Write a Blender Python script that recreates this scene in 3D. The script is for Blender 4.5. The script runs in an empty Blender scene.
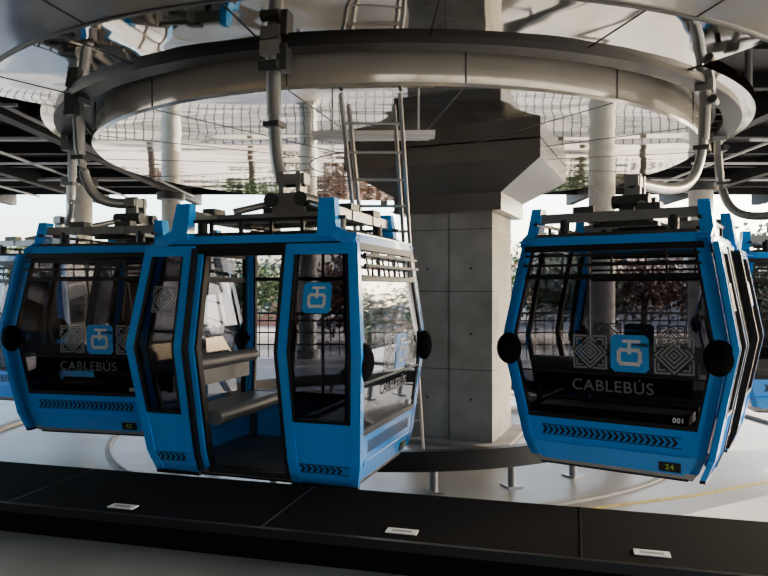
import bpy, math, random
from mathutils import Vector, Matrix
random.seed(7)
scene = bpy.context.scene
F=700.0; CZ=1.6
CX,CY=0.19,12.0
# ---------------------------------------------------------------- materials
def pr(name,col,rough=.5,metal=0,noise=0,nscale=8,bump=0,bscale=20,col2=None,coat=0,stretch=(1,1,1),emit=0,bdetail=3,spec=.5):
    m=bpy.data.materials.new(name); m.use_nodes=True
    nt=m.node_tree; b=nt.nodes['Principled BSDF']
    b.inputs['Base Color'].default_value=(*col,1); b.inputs['Roughness'].default_value=rough
    b.inputs['Metallic'].default_value=metal; b.inputs['Coat Weight'].default_value=coat
    b.inputs['Specular IOR Level'].default_value=spec
    if emit:
        b.inputs['Emission Color'].default_value=(*col,1); b.inputs['Emission Strength'].default_value=emit
    if noise or bump:
        tc=nt.nodes.new('ShaderNodeTexCoord'); mp=nt.nodes.new('ShaderNodeMapping')
        mp.inputs['Scale'].default_value=stretch
        nt.links.new(tc.outputs['Object'],mp.inputs['Vector'])
    if noise:
        n=nt.nodes.new('ShaderNodeTexNoise'); n.inputs['Scale'].default_value=nscale; n.inputs['Detail'].default_value=6
        r=nt.nodes.new('ShaderNodeValToRGB')
        c2=col2 or tuple(c*(1-noise) for c in col)
        r.color_ramp.elements[0].position=.3; r.color_ramp.elements[1].position=.7
        r.color_ramp.elements[0].color=(*c2,1); r.color_ramp.elements[1].color=(*col,1)
        nt.links.new(mp.outputs[0],n.inputs['Vector']); nt.links.new(n.outputs['Fac'],r.inputs[0]); nt.links.new(r.outputs[0],b.inputs['Base Color'])
    if bump:
        n2=nt.nodes.new('ShaderNodeTexNoise'); n2.inputs['Scale'].default_value=bscale; n2.inputs['Detail'].default_value=bdetail
        bp=nt.nodes.new('ShaderNodeBump'); bp.inputs['Strength'].default_value=bump; bp.inputs['Distance'].default_value=.05
        nt.links.new(mp.outputs[0],n2.inputs['Vector']); nt.links.new(n2.outputs['Fac'],bp.inputs['Height']); nt.links.new(bp.outputs[0],b.inputs['Normal'])
    return m
def glass(name,tint,base=.05,amp=.7,rough=.03):
    m=bpy.data.materials.new(name); m.use_nodes=True; nt=m.node_tree
    for n in list(nt.nodes): nt.nodes.remove(n)
    o=nt.nodes.new('ShaderNodeOutputMaterial'); mix=nt.nodes.new('ShaderNodeMixShader')
    t=nt.nodes.new('ShaderNodeBsdfTransparent'); g=nt.nodes.new('ShaderNodeBsdfGlossy')
    t.inputs[0].default_value=(*tint,1); g.inputs['Roughness'].default_value=rough; g.inputs[0].default_value=(.9,.93,1,1)
    lw=nt.nodes.new('ShaderNodeLayerWeight'); lw.inputs[0].default_value=.5
    p=nt.nodes.new('ShaderNodeMath'); p.operation='POWER'; p.inputs[1].default_value=3
    a=nt.nodes.new('ShaderNodeMath'); a.operation='MULTIPLY_ADD'; a.inputs[1].default_value=amp; a.inputs[2].default_value=base
    nt.links.new(lw.outputs['Facing'],p.inputs[0]); nt.links.new(p.outputs[0],a.inputs[0]); nt.links.new(a.outputs[0],mix.inputs[0])
    nt.links.new(t.outputs[0],mix.inputs[1]); nt.links.new(g.outputs[0],mix.inputs[2]); nt.links.new(mix.outputs[0],o.inputs[0])
    return m
BLUE=pr('blue_paint',(.003,.25,.76),.22,0,coat=.6,noise=.08,nscale=3)
BLACK=pr('black_trim',(.009,.009,.011),.45,spec=.3)
RUB=pr('black_rubber',(.005,.005,.006),.95,noise=.4,nscale=30,spec=.04)
GREY=pr('grey_steel',(.25,.26,.27),.35,.6,noise=.2,nscale=6)
DGREY=pr('dark_steel',(.05,.055,.06),.45,.5,noise=.2,nscale=6)
SEAT=pr('seat_grey',(.13,.14,.155),.45,noise=.15,nscale=10)
CFLOOR=pr('cabin_floor',(.26,.26,.26),.45,noise=.2,nscale=20)
GL=glass('tinted_glass',(.30,.295,.315),.035,1.0)
GLC=glass('clear_glass',(.50,.50,.52),.04,.9)
GLD=glass('dark_tinted_glass',(.10,.10,.11),.04,.6)
LOGO=pr('logo_blue',(.015,.24,.65),.4)
WHITE=pr('white_decal',(.6,.62,.63),.5)
PAT=pr('grey_decal',(.18,.19,.205),.5)
LETT=pr('letter_grey',(.10,.11,.125),.5)
GREEN=pr('number_green',(.25,.45,.05),.5)
METAL=pr('polished_cladding',(.70,.66,.59),.04,1,bump=.34,bscale=.9,stretch=(.6,1.5,1),bdetail=1)
METAL2=pr('brushed_cladding',(.62,.58,.52),.08,1,noise=.12,nscale=1.2,bump=.10,bscale=1.2,stretch=(.6,1.4,1),bdetail=1)
FASC=pr('fascia_paint',(.60,.57,.51),.12,.6,noise=.12,nscale=2)
HEADM=pr('column_head_steel',(.15,.145,.14),.25,.6,noise=.2,nscale=2)
CONC=pr('concrete',(.26,.25,.235),.8,noise=.35,nscale=2.2,bump=.15,bscale=25)
PITC=pr('pit_concrete',(.25,.24,.225),.4,noise=.4,nscale=1.0,bump=.05,bscale=20)
FLC=pr('platform_floor',(.22,.22,.215),.6,noise=.3,nscale=1.5,bump=.08,bscale=40)
ROOFM=pr('roof_black',(.008,.008,.010),.6,noise=.3,nscale=2,spec=.2)
LIGHTG=pr('light_grey_paint',(.6,.6,.6),.5,noise=.1)
COLP=pr('support_column_paint',(.40,.39,.37),.6,noise=.2)
ALU=pr('aluminium',(.60,.60,.60),.35,.9,noise=.1)
YEL=pr('yellow_line',(.5,.38,.08),.6,noise=.4,nscale=15)
# ---------------------------------------------------------------- mesh builder
class MB:
    def __init__(s): s.v=[]; s.f=[]; s.m=[]; s.mats=[]
    def mi(s,mat):
        if mat not in s.mats: s.mats.append(mat)
        return s.mats.index(mat)
    def add(s,vs,fs,mat):
        b=len(s.v); s.v+= [tuple(v) for v in vs]; k=s.mi(mat)
        for f in fs: s.f.append(tuple(b+i for i in f)); s.m.append(k)
    def box(s,c,size,mat,rot=0,M=None):
        x,y,z=[a/2 for a in size]
        R=M if M else Matrix.Rotation(rot,3,'Z')
        vs=[Vector(c)+R@Vector((sx*x,sy*y,sz*z)) for sx in(-1,1) for sy in(-1,1) for sz in(-1,1)]
        s.add(vs,[(0,1,3,2),(4,6,7,5),(0,4,5,1),(2,3,7,6),(0,2,6,4),(1,5,7,3)],mat)
    def hexa(s,lo,hi,mat):
        n=len(lo); s.add(list(lo)+list(hi),[tuple(range(n))[::-1],tuple(range(n,2*n))]+[(i,(i+1)%n,n+(i+1)%n,n+i) for i in range(n)],mat)
    def sweep(s,pts,w,h,mat,n=4,up=(0,0,1),closed=False):
        pts=[Vector(p) for p in pts]; N=len(pts); rings=[]
        for i,p in enumerate(pts):
            if closed: t=pts[(i+1)%N]-pts[i-1]
            else: t=pts[min(i+1,N-1)]-pts[max(i-1,0)]
            t.normalize(); u=Vector(up)
            if abs(t.dot(u))>.98: u=Vector((1,0,0)) if abs(t.x)<.9 else Vector((0,1,0))
            a=t.cross(u).normalized(); b=a.cross(t).normalized()
            if n==4: prof=[(-.5,-.5),(.5,-.5),(.5,.5),(-.5,.5)]
            else: prof=[(.5*math.cos(2*math.pi*k/n),.5*math.sin(2*math.pi*k/n)) for k in range(n)]
            rings.append([p+a*(q[0]*w)+b*(q[1]*h) for q in prof])
        vs=[v for r in rings for v in r]; fs=[]
        for i in range(N if closed else N-1):
            j=(i+1)%N
            for k in range(n): fs.append((i*n+k,i*n+(k+1)%n,j*n+(k+1)%n,j*n+k))
        if not closed: fs+= [tuple(range(n))[::-1],tuple((N-1)*n+k for k in range(n))]
        s.add(vs,fs,mat)
    def cyl(s,a,b,r,mat,n=12): s.sweep([a,b],2*r,2*r,mat,n)
    def ell(s,c,r,mat,M=None,nu=16,nv=10):
        vs=[];fs=[]
        for j in range(nv+1):
            th=math.pi*j/nv
            for i in range(nu):
                ph=2*math.pi*i/nu
                q=Vector((r[0]*math.sin(th)*math.cos(ph),r[1]*math.sin(th)*math.sin(ph),r[2]*math.cos(th)))
                if M: q=M@q
                vs.append(Vector(c)+q)
        for j in range(nv):
            for i in range(nu): fs.append((j*nu+i,(j+1)*nu+i,(j+1)*nu+(i+1)%nu,j*nu+(i+1)%nu))
        s.add(vs,fs,mat)
    def lathe(s,prof,mat,c=(CX,CY),n=96,closed=True,a0=0,a1=360):
        vs=[];fs=[];k=len(prof); full=(a1-a0)>=360; N=n if full else n+1
        for i in range(N):
            a=math.radians(a0+(a1-a0)*i/n)
            for r,z in prof: vs.append((c[0]+r*math.sin(a),c[1]-r*math.cos(a),z))
        for i in range(n):
            j=(i+1)%N
            for q in range(k if closed else k-1):
                q2=(q+1)%k; fs.append((i*k+q,i*k+q2,j*k+q2,j*k+q))
        if not full and closed: fs+=[tuple(range(k)),tuple(n*k+q for q in range(k))]
        s.add(vs,fs,mat)
    def build(s,name,parent=None,smooth=False,loc=None):
        me=bpy.data.meshes.new(name); me.from_pydata(s.v,[],s.f)
        for m in s.mats: me.materials.append(m)
        me.polygons.foreach_set('material_index',s.m); me.update()
        o=bpy.data.objects.new(name,me); scene.collection.objects.link(o)
        import bmesh
        bm=bmesh.new(); bm.from_mesh(me); bmesh.ops.recalc_face_normals(bm,faces=bm.faces); bm.to_mesh(me); bm.free()
        if smooth:
            try:
                me.polygons.foreach_set('use_smooth',[True]*len(me.polygons)); me.set_sharp_from_angle(angle=math.radians(38))
            except Exception: pass
        if parent: o.parent=parent
        return o
def empty(name,loc=(0,0,0),rz=0):
    e=bpy.data.objects.new(name,None); e.location=loc; e.rotation_euler=(0,0,rz); e.empty_display_size=.3
    scene.collection.objects.link(e); return e
# ---------------------------------------------------------------- gondola
KN=[(-.06,.92,.71),(.14,.97,.79),(1.08,1.05,.98),(2.05,.95,.80)]
def dims(z):
    if z<=KN[0][0]: return KN[0][1:]
    for a,b in zip(KN,KN[1:]):
        if z<=b[0]:
            t=(z-a[0])/(b[0]-a[0]); return (a[1]+t*(b[1]-a[1]),a[2]+t*(b[2]-a[2]))
    return KN[-1][1:]
FACES={'door':(Vector((0,-1,0)),Vector((1,0,0)),1,0),'back':(Vector((0,1,0)),Vector((-1,0,0)),1,0),
       'endp':(Vector((1,0,0)),Vector((0,1,0)),0,1),'endm':(Vector((-1,0,0)),Vector((0,-1,0)),0,1)}
def P(face,lp,z,d=0):
    N,T,oi,wi=FACES[face]; dm=dims(z); o=dm[oi]; w=dm[wi]
    return N*(o+d)+T*(lp[0]*w+lp[1])+Vector((0,0,z))
def slab(mb,face,a,b,z0,z1,d0,d1,mat):
    zs=[z0]+[k[0] for k in KN if z0+.005<k[0]<z1-.005]+[z1]
    vs=[];fs=[]
    for z in zs: vs+=[P(face,a,z,d0),P(face,b,z,d0),P(face,b,z,d1),P(face,a,z,d1)]
    for i in range(len(zs)-1):
        for k in range(4): fs.append((4*i+k,4*i+(k+1)%4,4*i+4+(k+1)%4,4*i+4+k))
    n=4*(len(zs)-1); fs+=[(0,1,2,3),(n,n+1,n+2,n+3)]
    mb.add(vs,fs,mat)
def sheet(mb,face,a,b,z0,z1,d,mat):
    zs=[z0]+[k[0] for k in KN if z0+.005<k[0]<z1-.005]+[z1]
    vs=[];fs=[]
    for z in zs: vs+=[P(face,a,z,d),P(face,b,z,d)]
    for i in range(len(zs)-1): fs.append((2*i,2*i+1,2*i+3,2*i+2))
    mb.add(vs,fs,mat)
def poly(mb,face,pts,d,mat):
    mb.add([P(face,(0,t),z,d) for t,z in pts],[tuple(range(len(pts)))],mat)
def linestrip(mb,face,pts,w,d,mat):
    for (t0,z0),(t1,z1) in zip(pts,pts[1:]):
        L=math.hypot(t1-t0,z1-z0); nx,nz=-(z1-z0)/L*w/2,(t1-t0)/L*w/2; ex,ez=(t1-t0)/L*w/2,(z1-z0)/L*w/2
        poly(mb,face,[(t0-ex+nx,z0-ez+nz),(t0-ex-nx,z0-ez-nz),(t1+ex-nx,z1+ez-nz),(t1+ex+nx,z1+ez+nz)],d,mat)
def tile(mb,face,ct,cz,s,d,mat):
    h=s/2
    for r in (h*.98,h*.70,h*.42,h*.16):
        linestrip(mb,face,[(ct,cz+r),(ct+r,cz),(ct,cz-r),(ct-r,cz),(ct,cz+r)],s*.055,d,mat)
    for sx in(-1,1):
        for sz in(-1,1):
            linestrip(mb,face,[(ct+sx*h*.25,cz+sz*h),(ct+sx*h,cz+sz*h),(ct+sx*h,cz+sz*h*.25)],s*.06,d,mat)
            linestrip(mb,face,[(ct+sx*h*.5,cz+sz*h*.82),(ct+sx*h*.82,cz+sz*h*.82),(ct+sx*h*.82,cz+sz*h*.5)],s*.05,d,mat)
def logo(mb,face,ct,cz,s,d):
    h=s/2; r=h*.2
    poly(mb,face,[(ct-h+r,cz-h),(ct+h-r,cz-h),(ct+h,cz-h+r),(ct+h,cz),(ct-h,cz),(ct-h,cz-h+r)],d,LOGO)
    poly(mb,face,[(ct-h,cz),(ct+h,cz),(ct+h,cz+h-r),(ct+h-r,cz+h),(ct-h+r,cz+h),(ct-h,cz+h-r)],d,LOGO)
    q=h*.55
    linestrip(mb,face,[(ct-q*.35,cz+q*.35),(ct-q*.8,cz+q*.35),(ct-q,cz+q*.1),(ct-q,cz-q*.7),(ct-q*.8,cz-q),(ct+q*.8,cz-q),(ct+q,cz-q*.7),(ct+q,cz+q*.1),(ct+q*.8,cz+q*.35),(ct+q*.35,cz+q*.35)],s*.10,d+.004,WHITE)
    linestrip(mb,face,[(ct,cz+q*.1),(ct,cz+q*1.15)],s*.09,d+.004,WHITE)
    linestrip(mb,face,[(ct-q*.5,cz+q*1.2),(ct+q*.9,cz+q*1.2)],s*.08,d+.004,WHITE)
def text(body,face,ct,z,size,mat,parent,d=.02,name='lettering'):
    N,T,_,_=FACES[face]
    p=P(face,(0,ct),z,d); up=(P(face,(0,ct),z+.04,d)-p).normalized(); X=T; Zn=X.cross(up).normalized()
    cu=bpy.data.curves.new(name,'FONT'); cu.body=body; cu.size=size; cu.align_x='CENTER'; cu.align_y='CENTER'; cu.extrude=.001
    cu.offset=.001; cu.space_character=1.1
    cu.materials.append(mat); o=bpy.data.objects.new(name,cu); scene.collection.objects.link(o)
    M=Matrix((X,up,Zn)).transposed().to_4x4(); M.translation=p
    o.parent=parent; o.matrix_local=M
def chev(mb,face,t0,t1,z,h,d):
    n=int((t1-t0)/.055)
    for i in range(n):
        a=t0+i*.055; s=.03; w=.03
        poly(mb,face,[(a,z-h/2),(a+w,z-h/2),(a+w+s,z),(a+s,z)],d,BLACK)
        poly(mb,face,[(a+s,z),(a+w+s,z),(a+w,z+h/2),(a,z+h/2)],d,BLACK)
    for q in(-1,1): poly(mb,face,[(t0,z+q*h*.62-.004),(t1+.02,z+q*h*.62-.004),(t1+.02,z+q*h*.62+.004),(t0,z+q*h*.62+.004)],d,BLACK)
def gondola(loc,rz,num,code,armtop,armbend=.5):
    e=empty('gondola_cabin',(loc[0],loc[1],loc[2]),rz)
    fr=MB(); gl=MB(); tr=MB(); dc=MB()
    W=.085
    for f in FACES:
        slab(fr,f,(-1,-.02),(-1,W),-.02,2.05,-.05,.02,BLUE)
        slab(fr,f,(1,-W),(1,.02),-.02,2.05,-.05,.02,BLUE)
        slab(tr,f,(-1,W),(-1,W+.025),.4,2.0,-.03,.012,BLACK)
        slab(tr,f,(1,-W-.025),(1,-W),.4,2.0,-.03,.012,BLACK)
        slab(fr,f,(-1,0),(1,0),1.98,2.06,-.05,.02,BLUE)
        slab(tr,f,(-.93,0),(.93,0),-.10,-.03,-.08,-.02,BLACK)
    for f in('endp','endm'):
        slab(fr,f,(-1,W),(1,-W),-.04,.36,-.05,.015,BLUE)
        slab(fr,f,(-1,W),(1,-W),.09,.13,.015,.03,BLUE)
        slab(tr,f,(-1,W),(1,-W),.36,.40,-.04,.02,BLACK)
        sheet(gl,f,(-1,W),(1,-W),.40,.80,0,GLD)
        slab(tr,f,(-1,W),(1,-W),.795,.81,-.015,.012,BLACK)
        sheet(gl,f,(-1,W),(1,-W),.81,1.66,0,GL)
        slab(tr,f,(-1,W),(1,-W),1.66,1.71,-.03,.025,BLACK)
        sheet(gl,f,(-1,W),(1,-W),1.71,1.98,0,GLC)
        slab(tr,f,(-1,.02),(1,-.02),1.92,1.98,-.03,.03,BLACK)
        for z in(1.79,1.88): tr.sweep([P(f,(-1,.06),z,.06),P(f,(1,-.06),z,.06)],.025,.024,BLACK)
        for t in(-.5,-.05,.42):
            tr.sweep([P(f,(0,t-.09),1.70,.05),P(f,(0,t-.09),1.90,.06),P(f,(0,t+.09),1.90,.06),P(f,(0,t+.09),1.70,.05)],.018,.018,BLACK)
        for sgn in(-1,1):
            c=P(f,(sgn,-sgn*.04),1.00,.03); N,T,_,_=FACES[f]
            M=Matrix((T,Vector((0,0,1)),N)).transposed()
            tr.ell(c,(.125,.155,.085),RUB,M)
            tr.sweep([P(f,(sgn,-sgn*.06),1.0,-.03),P(f,(sgn,-sgn*.06),1.0,.03)],.12,.16,RUB,10)
        chev(dc,f,-.62,.6,.245,.075,.0185)
        logo(dc,f,.20,1.0,.33,.006)
        tile(dc,f,-.15,1.0,.29,.006,PAT); tile(dc,f,.57,1.0,.31,.006,PAT)
        text('CABLEBÚS',f,.04,.69,.145,LETT,e,.012)
        text(num,f,.60,.44,.06,WHITE,e,.02,'fleet_number')
        text(code,f,.52,.025,.07,GREEN,e,.035,'code_number')
        slab(tr,f,(0,.43),(0,.61),-.02,.065,.016,.024,BLACK)
    # back side
    slab(fr,'back',(-1,W),(1,-W),-.04,.40,-.05,.015,BLUE)
    slab(tr,'back',(-1,W),(1,-W),.40,.45,-.04,.02,BLACK)
    sheet(gl,'back',(-1,W),(1,-W),.45,1.98,0,GLC)
    for t in(-.45,.45): slab(tr,'back',(0,t-.02),(0,t+.02),.45,1.98,-.03,.015,BLACK)
    slab(tr,'back',(-1,W),(1,-W),1.68,1.72,-.02,.02,BLACK)
    # door side fixed parts
    for s in(-1,1):
        a,b=((-1,W),(0,-.46)) if s<0 else ((0,.42),(1,-W))
        slab(fr,'door',a,b,-.04,.45,-.05,.01,BLUE)
        sheet(gl,'door',a,b,.45,1.9,-.01,GLC)
        q=-.46 if s<0 else .42
        slab(tr,'door',(0,q-.025),(0,q+.025),-.02,1.95,-.05,.02,BLACK)
    slab(tr,'door',(-1,.02),(1,-.02),1.88,1.99,-.05,.03,BLACK)
    slab(tr,'door',(0,-.46),(0,.42),-.05,.0,-.05,.05,DGREY)
    slab(fr,'door',(0,-.52),(0,-.46),-.02,1.9,-.03,.04,BLUE)
    # sliding door leaves, open
    for s in(-1,1):
        D0,D1=.05,.10; ie=.53 if s<0 else .38; ex=.06
        a,b=((-1,-ex),(0,-ie)) if s<0 else ((0,ie),(1,ex))
        wa=(a[0],a[1]+.085); wb=(b[0],b[1]-.085)
        slab(fr,'door',a,wa,-.05,1.97,D0,D1,BLUE); slab(fr,'door',wb,b,-.05,1.97,D0,D1,BLUE)
        slab(fr,'door',wa,wb,-.05,.50,D0,D1-.01,BLUE); slab(fr,'door',wa,wb,1.88,1.97,D0,D1,BLUE)
        sheet(gl,'door',wa,wb,.50,1.88,D0+.03,GL)
        slab(tr,'door',wa,(wa[0],wa[1]+.02),.50,1.88,D0,D1+.004,BLACK)
        slab(tr,'door',(wb[0],wb[1]-.02),wb,.50,1.88,D0,D1+.004,BLACK)
        slab(tr,'door',wa,wb,.49,.52,D0,D1+.004,BLACK)
        slab(tr,'door',(0,ie-.03) if s>0 else (0,-ie),(0,ie) if s>0 else (0,-ie+.03),-.03,1.95,D0,D1+.01,BLACK)
        slab(tr,'door',(a[0],a[1]),(b[0],b[1]),-.08,-.05,D0,D1,BLACK)
        ct=.72 if s>0 else -.78
        chev(dc,'door',ct-.24,ct+.2,.09,.06,D1-.004)
        if s>0: logo(dc,'door',ct-.03,1.52,.25,D0+.034)
        else: tile(dc,'door',ct,1.50,.22,D0+.034,PAT)
    for sx in(-1,1):
        for sy in(-1,1):
            fr.hexa([(sx*.72-.09,sy*.80-.06,2.03),(sx*.72+.09,sy*.80-.06,2.03),(sx*.72+.09,sy*.80+.06,2.03),(sx*.72-.09,sy*.80+.06,2.03)],
                    [(sx*.70-.07,sy*.76-.05,2.36),(sx*.70+.07,sy*.76-.05,2.36),(sx*.70+.07,sy*.76+.05,2.36),(sx*.70-.07,sy*.76+.05,2.36)],BLUE)
            fr.sweep([(sx*.78,sy*.80,2.07),(sx*.96,sy*.80,1.98)],.1,.1,BLUE)
    # roof + floor
    ro=MB()
    ro.hexa([(-.93,-.78,2.02),(.93,-.78,2.02),(.93,.78,2.02),(-.93,.78,2.02)],[(-.86,-.7,2.10),(.86,-.7,2.10),(.86,.7,2.10),(-.86,.7,2.10)],DGREY)
    ro.hexa([(-.90,-.70,-.08),(.90,-.70,-.08),(.90,.70,-.08),(-.90,.70,-.08)],[(-.93,-.74,-.02),(.93,-.74,-.02),(.93,.74,-.02),(-.93,.74,-.02)],CFLOOR)
    for y in(-.28,.28): ro.box((0,y,2.26),(1.5,.07,.09),GREY)
    for x in(-.7,.7):
        ro.box((x,0,2.26),(.08,1.5,.09),GREY)
        for y in(-.5,.5): ro.cyl((x,y,2.08),(x,y,2.24),.05,BLACK,10)
        for y in(-.3,.3): ro.box((x,y,2.33),(.13,.2,.06),DGREY)
    for x in(-.35,.35): ro.box((x,0,2.24),(.12,.62,.12),DGREY)
    for x in(-.5,.5): ro.cyl((x,-.28,2.33),(x*.4,-.1,2.42),.035,GREY,10)
    for y in(-.74,.74):
        ro.sweep([(-.85,y,2.2),(.85,y,2.2)],.03,.03,BLACK)
        for x in(-.45,-.15,.15,.45): ro.sweep([(x,y,2.06),(x,y,2.21)],.03,.03,BLACK)
    ro.box((0,0,2.40),(.34,.24,.24),GREY); ro.box((.0,0,2.33),(.6,.12,.12),DGREY)
    ro.cyl((-.16,-.18,2.45),(-.16,.18,2.45),.07,DGREY); ro.cyl((.16,-.18,2.45),(.16,.18,2.45),.07,DGREY)
    for x in(-.09,.09): ro.box((x,0,2.58),(.045,.16,.3),GREY)
    ro.cyl((-.14,0,2.64),(.14,0,2.64),.055,BLACK)
    # seats
    st=MB()
    for s in(-1,1):
        st.sweep([(s*.66,-.66,.42),(s*.66,.70,.42)],.44,.08,SEAT)
        st.sweep([(s*.45,-.68,.42),(s*.45,.72,.42)],.14,.14,SEAT,14)
        st.sweep([(s*.92,-.70,.74),(s*.92,.72,.74)],.06,.22,SEAT)
        st.sweep([(s*.86,-.74,.86),(s*.86,.76,.86)],.14,.14,SEAT,12)
        for y in(-.5,.5): st.box((s*.72,y,.2),(.06,.06,.42),DGREY)
    tr.cyl((.1,.5,-.02),(.1,.5,2.03),.018,GREY,8)
    # suspension arm
    inv=(Matrix.Translation(Vector(loc))@Matrix.Rotation(rz,4,'Z')).inverted()
    top=inv@Vector(armtop); bot=Vector((0,0,2.66))
    hz=top.z-bot.z
    c1=Vector((top.x,top.y,top.z-hz*1.0)); c2=Vector((top.x*.75,top.y*.75,bot.z-.04))
    pts=[]
    for i in range(25):
        t=i/24; pts.append(top*(1-t)**3+c1*3*t*(1-t)**2+c2*3*t*t*(1-t)+bot*t**3)
    ar=MB(); ar.sweep(pts,.10,.13,GREY,10)
    ar.sweep([p for p in pts[:6]],.13,.15,GREY,10)
    ar.box(top+Vector((0,0,-.02)),(.2,.2,.14),GREY); ar.box(top+Vector((.12,0,-.12)),(.1,.14,.26),DGREY); ar.box(pts[6],(.17,.17,.05),DGREY)
    ar.cyl(top+Vector((-.1,-.09,-.2)),top+Vector((.1,-.09,-.2)),.05,DGREY)
    ar.box(bot,(.3,.14,.1),GREY)
    fr.build('cabin_frame',e); gl.build('windows',e); tr.build('black_trim',e,True); dc.build('decals',e)
    ro.build('roof_and_hanger_frame',e,True); st.build('benches',e,True); ar.build('suspension_arm',e,True)
    return e
gondola((-.89,6.86,.0),math.radians(-18.5),'002','23',(-1.09,6.9,3.97))
gondola((2.57,7.17,.02),math.radians(57),'001','24',(3.74,8.15,3.97))
gondola((-3.17,8.94,.02),math.radians(-102.4),'003','42',(-3.80,8.7,3.97))
gondola((-5.15,11.25,.02),math.radians(-108),'004','41',(-4.85,10.9,3.97))
gondola((5.85,10.2,.02),math.radians(80),'005','25',(5.20,10.9,3.97))
# ---------------------------------------------------------------- return wheel canopy
CAN=empty('return_wheel_canopy',(0,0,0))
dr=MB()
dr.lathe([(0.01,3.69),(4.77,3.69)],METAL,closed=False)
dr.lathe([(4.77,3.69),(4.80,3.72),(4.80,4.14)],FASC,closed=False)
for k in range(16):
    a=2*math.pi*(k+.35)/16; dr.box((CX+4.803*math.sin(a),CY-4.803*math.cos(a),3.93),(.015,.012,.42),DGREY,rot=a)
    dr.box((CX+3.1*math.sin(a),CY-3.1*math.cos(a),3.688),(.012,3.3,.006),DGREY,rot=a)
dr.lathe([(1.45,3.684),(1.47,3.684),(1.47,3.692),(1.45,3.692)],DGREY)
dr.build('wheel_drum_cladding',CAN,True)
rg=MB()
rg.lathe([(5.06,3.95),(5.30,3.95),(5.30,4.16),(5.06,4.16)],BLACK)
rg.lathe([(4.80,4.14),(5.2,4.14),(5.2,4.18),(4.80,4.18)],BLACK)
rg.lathe([(4.93,4.07),(4.97,4.07),(4.97,4.14),(4.93,4.14)],DGREY)
for k in range(72):
    a=2*math.pi*k/72; rg.box((CX+5.01*math.sin(a),CY-5.01*math.cos(a),4.09),(.08,.08,.08),DGREY,rot=a)
rg.build('conveyor_track_ring',CAN,True)
cl=MB()
A0,A1=-60,37
cl.lathe([(5.28,4.02),(6.2,4.10),(6.2,4.16),(5.28,4.16)],METAL,a0=A0,a1=A1)
cl.lathe([(5.28,4.0),(5.46,4.02),(5.46,4.16),(5.28,4.16)],METAL2,a0=A1,a1=360+A0)
cl.lathe([(6.22,4.07),(7.6,4.30),(7.6,4.4),(6.22,4.15)],FASC,a0=A0,a1=A1)
cl.lathe([(6.19,4.05),(6.23,4.05),(6.23,4.12),(6.19,4.12)],DGREY,a0=A0,a1=A1)
for k in range(20):
    a=2*math.pi*(k+.15)/20
    dg=math.degrees(a); dg=dg-360 if dg>180 else dg
    if not(A0<dg<A1-3): continue
    M=Matrix.Rotation(a,3,'Z')@Matrix.Rotation(-math.atan2(.08,.92),3,'X')
    cl.box((CX+5.74*math.sin(a),CY-5.74*math.cos(a),4.058),(.015,.9,.008),BLACK,M=M)
    M=Matrix.Rotation(a+.08,3,'Z')@Matrix.Rotation(-math.atan2(.23,1.38),3,'X')
    cl.box((CX+6.9*math.sin(a+.08),CY-6.9*math.cos(a+.08),4.18),(.015,1.36,.01),BLACK,M=M)
cl.build('canopy_cladding',CAN,True)
hg=MB()
for k in range(12):
    a=2*math.pi*k/12; x,y=CX+5.38*math.sin(a),CY-5.38*math.cos(a); hg.cyl((x,y,4.12),(x,y,5.2),.05,GREY,8)
hg.build('hanger_rods',CAN)
fx=MB(); fx.box((-.12,8.15,3.38),(1.42,.22,.06),LIGHTG,rot=-.03); fx.box((-.12,8.15,3.34),(1.3,.14,.03),WHITE,rot=-.03)
for x in(-.6,.4): fx.cyl((x,8.15,3.4),(x,8.15,3.69),.012,GREY,8)
fx.build('batten_light_fixture',CAN)
# column + head
COLE=empty('concrete_column')
col=MB(); th=math.radians(-22); S=1.36
cc=Vector((1.26,11.45,0))
col.box((cc.x,cc.y,.98),(S,S,3.6),CONC,rot=th)
R=Matrix.Rotation(th,3,'Z')
for z in(.35,1.55,2.5):
    col.box(cc+Vector((0,0,z)),(S+.01,S+.01,.012),DGREY,rot=th)
col.box(cc+R@Vector((0,-S/2,0))+Vector((0,0,.98)),(.012,.01,3.56),DGREY,rot=th)
for x in(-.35,.35):
    for z in(-.1,.9,1.9): col.box(cc+R@Vector((x,-S/2,0))+Vector((0,0,z)),(.04,.01,.04),DGREY,rot=th)
col.box((cc.x,cc.y,-.77),(S+.5,S+.5,.06),CONC,rot=th)
col.build('shaft',COLE)
hd=MB()
def ringp(ax,ay,z,ox=0): return [cc+R@Vector((a*ax+ox,b*ay,0))+Vector((0,0,z)) for a,b in((-1,-1),(1,-1),(1,1),(-1,1))]
hd.hexa(ringp(.85,.85,2.76),ringp(.85,.85,3.02),HEADM); hd.hexa(ringp(.85,.85,3.02),ringp(1.5,1.3,3.42),HEADM); hd.hexa(ringp(1.5,1.3,3.42),ringp(1.5,1.3,3.68),HEADM)
hd.build('column_head',COLE)
# ladder
ld=MB()
def lerp(a,b,t): return a+(b-a)*t
Lb,Lt=Vector((-.06,10.06,-.8)),Vector((-.46,7.42,3.66)); Rb,Rt=Vector((.57,10.06,-.8)),Vector((.17,7.42,3.66))
for a,b in((Lb,Lt),(Rb,Rt)): ld.sweep([a,b],.035,.09,ALU)
for a,b in((Lb,Lt),(Rb,Rt)):
    o=Vector((.07 if a is Lb else -.07,.07,0)); ld.sweep([lerp(a,b,.45)+o,lerp(a,b,.98)+o],.035,.09,ALU)
for i in range(1,16): t=i/16; ld.cyl(lerp(Lb,Lt,t),lerp(Rb,Rt,t),.017,ALU,8)
ld.build('ladder')
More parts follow.
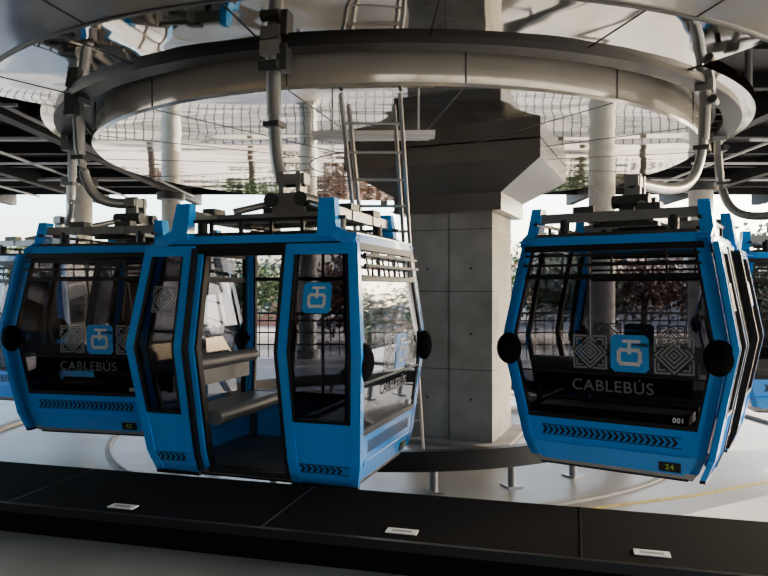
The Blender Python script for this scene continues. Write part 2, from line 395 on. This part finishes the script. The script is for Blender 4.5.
# guide rail
gr=MB(); gr.lathe([(3.72,-.55),(3.84,-.55),(3.84,-.31),(3.72,-.31)],BLACK)
for k in range(24):
    a=2*math.pi*(k+.4)/24; gr.cyl((CX+3.78*math.sin(a),CY-3.78*math.cos(a),-.81),(CX+3.78*math.sin(a),CY-3.78*math.cos(a),-.5),.05,GREY,12)
    gr.box((CX+3.78*math.sin(a),CY-3.78*math.cos(a),-.79),(.2,.2,.02),GREY,rot=a)
gr.build('cabin_guide_rail',None,True)
# ---------------------------------------------------------------- platform
d=Vector((.9648,-.263,0)); nb=Vector((-.263,-.9648,0)); B0=Vector((-3.44,6.27,0))
def pp(s,t,z): return B0+d*s+nb*t+Vector((0,0,z))
pe=MB()
pe.hexa([pp(-6,0,-.82),pp(16,0,-.82),pp(16,1.0,-.82),pp(-6,1.0,-.82)],[pp(-6,0,.05),pp(16,0,.05),pp(16,1.0,.05),pp(-6,1.0,.05)],RUB)
pe.hexa([pp(-6,.985,.0),pp(16,.985,.0),pp(16,1.02,.0),pp(-6,1.02,.0)],[pp(-6,.985,.058),pp(16,.985,.058),pp(16,1.02,.058),pp(-6,1.02,.058)],BLACK)
for s in range(-5,16,2):
    pe.hexa([pp(s,0,.045),pp(s+.012,0,.045),pp(s+.012,1,.045),pp(s,1,.045)],[pp(s,0,.053),pp(s+.012,0,.053),pp(s+.012,1,.053),pp(s,1,.053)],BLACK)
pe.build('platform_edge')
for (u,v) in((123,507),(402,532),(652,554)):
    Y=1.55*F/(v-288); X=(u-384)/F*Y; q=MB(); q.box((X,Y,.0545),(.20,.085,.006),WHITE,rot=math.atan2(-.263,.9648)); 
    q.box((X,Y,.0582),(.13,.03,.001),PAT,rot=math.atan2(-.263,.9648)); q.build('floor_label')
fl=MB(); fl.hexa([pp(-6,1.0,-.82),pp(16,1.0,-.82),pp(16,14,-.82),pp(-6,14,-.82)],[pp(-6,1.0,-.15),pp(16,1.0,-.15),pp(16,14,-.15),pp(-6,14,-.15)],FLC)
fl.build('floor')
pf=MB(); pf.box((0,10,-.86),(34,34,.12),PITC)
pf.lathe([(4.55,-.81),(4.62,-.81),(4.62,-.775),(4.55,-.775)],CONC)
pf.lathe([(6.6,-.81),(6.75,-.81),(6.75,-.74),(6.6,-.74)],CONC)
pts=[(1.6,7.3),(2.4,7.67),(3.6,8.1),(4.75,8.66),(6,9.5),(7,10.6)]
pf.sweep([(x,y,-.797) for x,y in pts],.07,.006,YEL)
pf.build('lower_floor')
# added wall, unseen behind the camera, keeps sky reflections off the cabin windows
wb=MB()
wb.box((-8.5,-8.1,1.95),(13,.25,6.5),CONC); wb.box((8.5,-8.1,3.9),(13,.25,2.6),CONC); wb.box((0,-8.1,3.9),(4,.25,2.6),CONC)
for x in(2.2,5.0,8.0,11.0,14.0): wb.box((x,-8.1,.7),(.3,.25,3.9),CONC)
wb.box((8.2,-8.1,-.6),(12,.25,1.3),CONC)
wb.build('sky_blocker_rear')
wl=MB(); wl.box((-14.9,-1.0,1.95),(.25,14.0,6.5),CONC)  # added unseen side wall, blocks sky mirrored in the left cabin's glass
wl.build('sky_blocker_left')
# ---------------------------------------------------------------- roof
rf=MB(); rf.box((0,9.25,5.35),(30,34.5,.3),ROOFM)  # unseen rear stretch lengthened behind the camera to dim light on cabin fronts
for i in range(18):
    y=-7.2+i*1.9; rf.box((0,y,5.08),(29.5,.18,.26),ROOFM)
for i in range(9):
    x=-14+i*3.5; rf.box((x,9.25,4.95),(.25,34.4,.45),ROOFM)
for x in(-12.3,-9.2,-6.8,8.6,10.6): rf.box((x,13,4.86),(.05,24,.05),LIGHTG)
for y in(10.5,12.4,15.3,18.2,21): rf.box((-10.5,y,4.84),(8,.06,.05),LIGHTG); rf.box((11,y,4.84),(6,.06,.05),LIGHTG)
rf.build('ceiling')
for (x,y,r) in((-8.7,20,.35),(-7,23,.3),(5.6,18,.33),(9.5,21,.35),(-12,12,.35),(12.5,13,.4),(-2.6,24,.3),(3.0,24.5,.3)):
    c=MB(); c.cyl((x,y,-.8),(x,y,4.75),r,COLP,24); c.cyl((x,y,-.8),(x,y,-.5),r+.1,CONC,24); c.cyl((x,y,4.5),(x,y,4.72),r+.15,DGREY,24); c.build('support_column',None,True)
fe=MB()
for z in(-.3,.1,.5): fe.box((0,23.6,z),(30,.05,.05),BLACK)
fe.box((0,23.6,.75),(30,.08,.07),BLACK)
for i in range(101): fe.box((-15+i*.3,23.6,0),(.03,.03,1.5),BLACK)
fe.build('railing')
# ---------------------------------------------------------------- outside
GRD=pr('outdoor_ground',(.36,.32,.26),.9,noise=.4,nscale=.2,col2=(.19,.17,.13))
g=MB(); g.box((0,60,-1.0),(400,400,.1),GRD); g.build('ground')
LEAF=pr('leaf_green',(.06,.10,.025),.6,noise=.5,nscale=3); LEAF2=pr('leaf_autumn',(.16,.075,.035),.6,noise=.5,nscale=3)
BARK=pr('bark',(.08,.06,.045),.9,noise=.4,nscale=9)
def tree(x,y,h,r,lm):
    t=MB(); random.seed(int(x*13+y)); t.sweep([(0,0,-.95),(.1,0,h*.25),(0,.1,h*.5),(.1,0,h*.8)],.3,.3,BARK,8)
    for i in range(9):
        a=i*2.4; z=h*(.3+.05*i); t.sweep([(0,0,z),(r*.4*math.cos(a),r*.4*math.sin(a),z+.4),(r*.8*math.cos(a),r*.8*math.sin(a),z+1.0)],.1,.1,BARK,6)
    cl=[(random.gauss(0,r*.5),random.gauss(0,r*.4),h*.55+random.gauss(0,h*.2),random.uniform(.5,.9)) for _ in range(40)]
    for c in cl:
        for _ in range(60):
            p=Vector((c[0]+random.gauss(0,c[3]*.55),c[1]+random.gauss(0,c[3]*.55),c[2]+random.gauss(0,c[3]*.5)))
            u=Vector((random.gauss(0,1),random.gauss(0,1),random.gauss(0,1))).normalized()*.16; w=u.orthogonal().normalized()*.10
            t.add([p-u,p+w,p+u,p-w],[(0,1,2,3)],lm)
    o=t.build('tree'); o.location=(x,y,0)
for x,y,h,r,lm in((-16,32,3.6,2.4,LEAF),(-11,33,3.3,2.2,LEAF2),(-6.5,34,3.0,2.0,LEAF),(-1.5,32,3.2,2.2,LEAF2),(3.5,32,3.1,2.2,LEAF),(8,32,3.5,2.2,LEAF),(12,32.5,3.3,2.2,LEAF2),(16.5,32,3.5,2.4,LEAF),(21.5,33,3.5,2.2,LEAF),(6,36,3.2,2.0,LEAF2),(10,35.5,3.4,2.2,LEAF)):
    tree(x,y,h,r,lm)
WALLM=pr('building_plaster',(.55,.50,.44),.9,noise=.2,nscale=.5); WALL2=pr('building_brick',(.35,.16,.10),.9,noise=.3,nscale=1)
for x,y,w,h,m in((-28,48,14,5,WALLM),(-12,50,12,4,WALL2),(3,52,13,4.5,WALLM),(17,50,12,5.5,WALLM),(31,48,12,4,WALL2)):
    b=MB(); b.box((x,y,h/2-.95),(w,6,h),m); b.box((x,y,h-.9),(w+.4,6.4,.25),CONC)
    n=int(w/2.2)
    for i in range(n):
        for z in(.6,2.6):
            if z<h-1.6: b.box((x-w/2+1.4+i*2.1,y-3.0,z),(1.1,.1,1.1),DGREY); b.box((x-w/2+1.4+i*2.1,y-3.04,z-.6),(1.3,.15,.1),CONC)
    b.build('building')
# ---------------------------------------------------------------- light
w=bpy.data.worlds.new('World'); scene.world=w; w.use_nodes=True; nt=w.node_tree
bg=nt.nodes['Background']; sk=nt.nodes.new('ShaderNodeTexSky'); sk.sky_type='NISHITA'; sk.sun_disc=False
sk.sun_elevation=math.radians(25); sk.sun_rotation=math.radians(70); sk.dust_density=3.5; sk.air_density=1.0
nt.links.new(sk.outputs[0],bg.inputs[0]); bg.inputs[1].default_value=2.1
sl=bpy.data.lights.new('sun','SUN'); sl.energy=24; sl.angle=.01; sl.color=(1,.93,.82)
so=bpy.data.objects.new('sun',sl); scene.collection.objects.link(so)
so.rotation_euler=(Vector((-.8,-.35,-.38))).to_track_quat('-Z','Y').to_euler()
# camera
cam=bpy.data.cameras.new('camera'); cam.sensor_width=36; cam.lens=36*F/768; cam.clip_end=500
co=bpy.data.objects.new('camera',cam); co.location=(0,0,CZ); co.rotation_euler=(math.pi/2,0,0)
scene.collection.objects.link(co); scene.camera=co
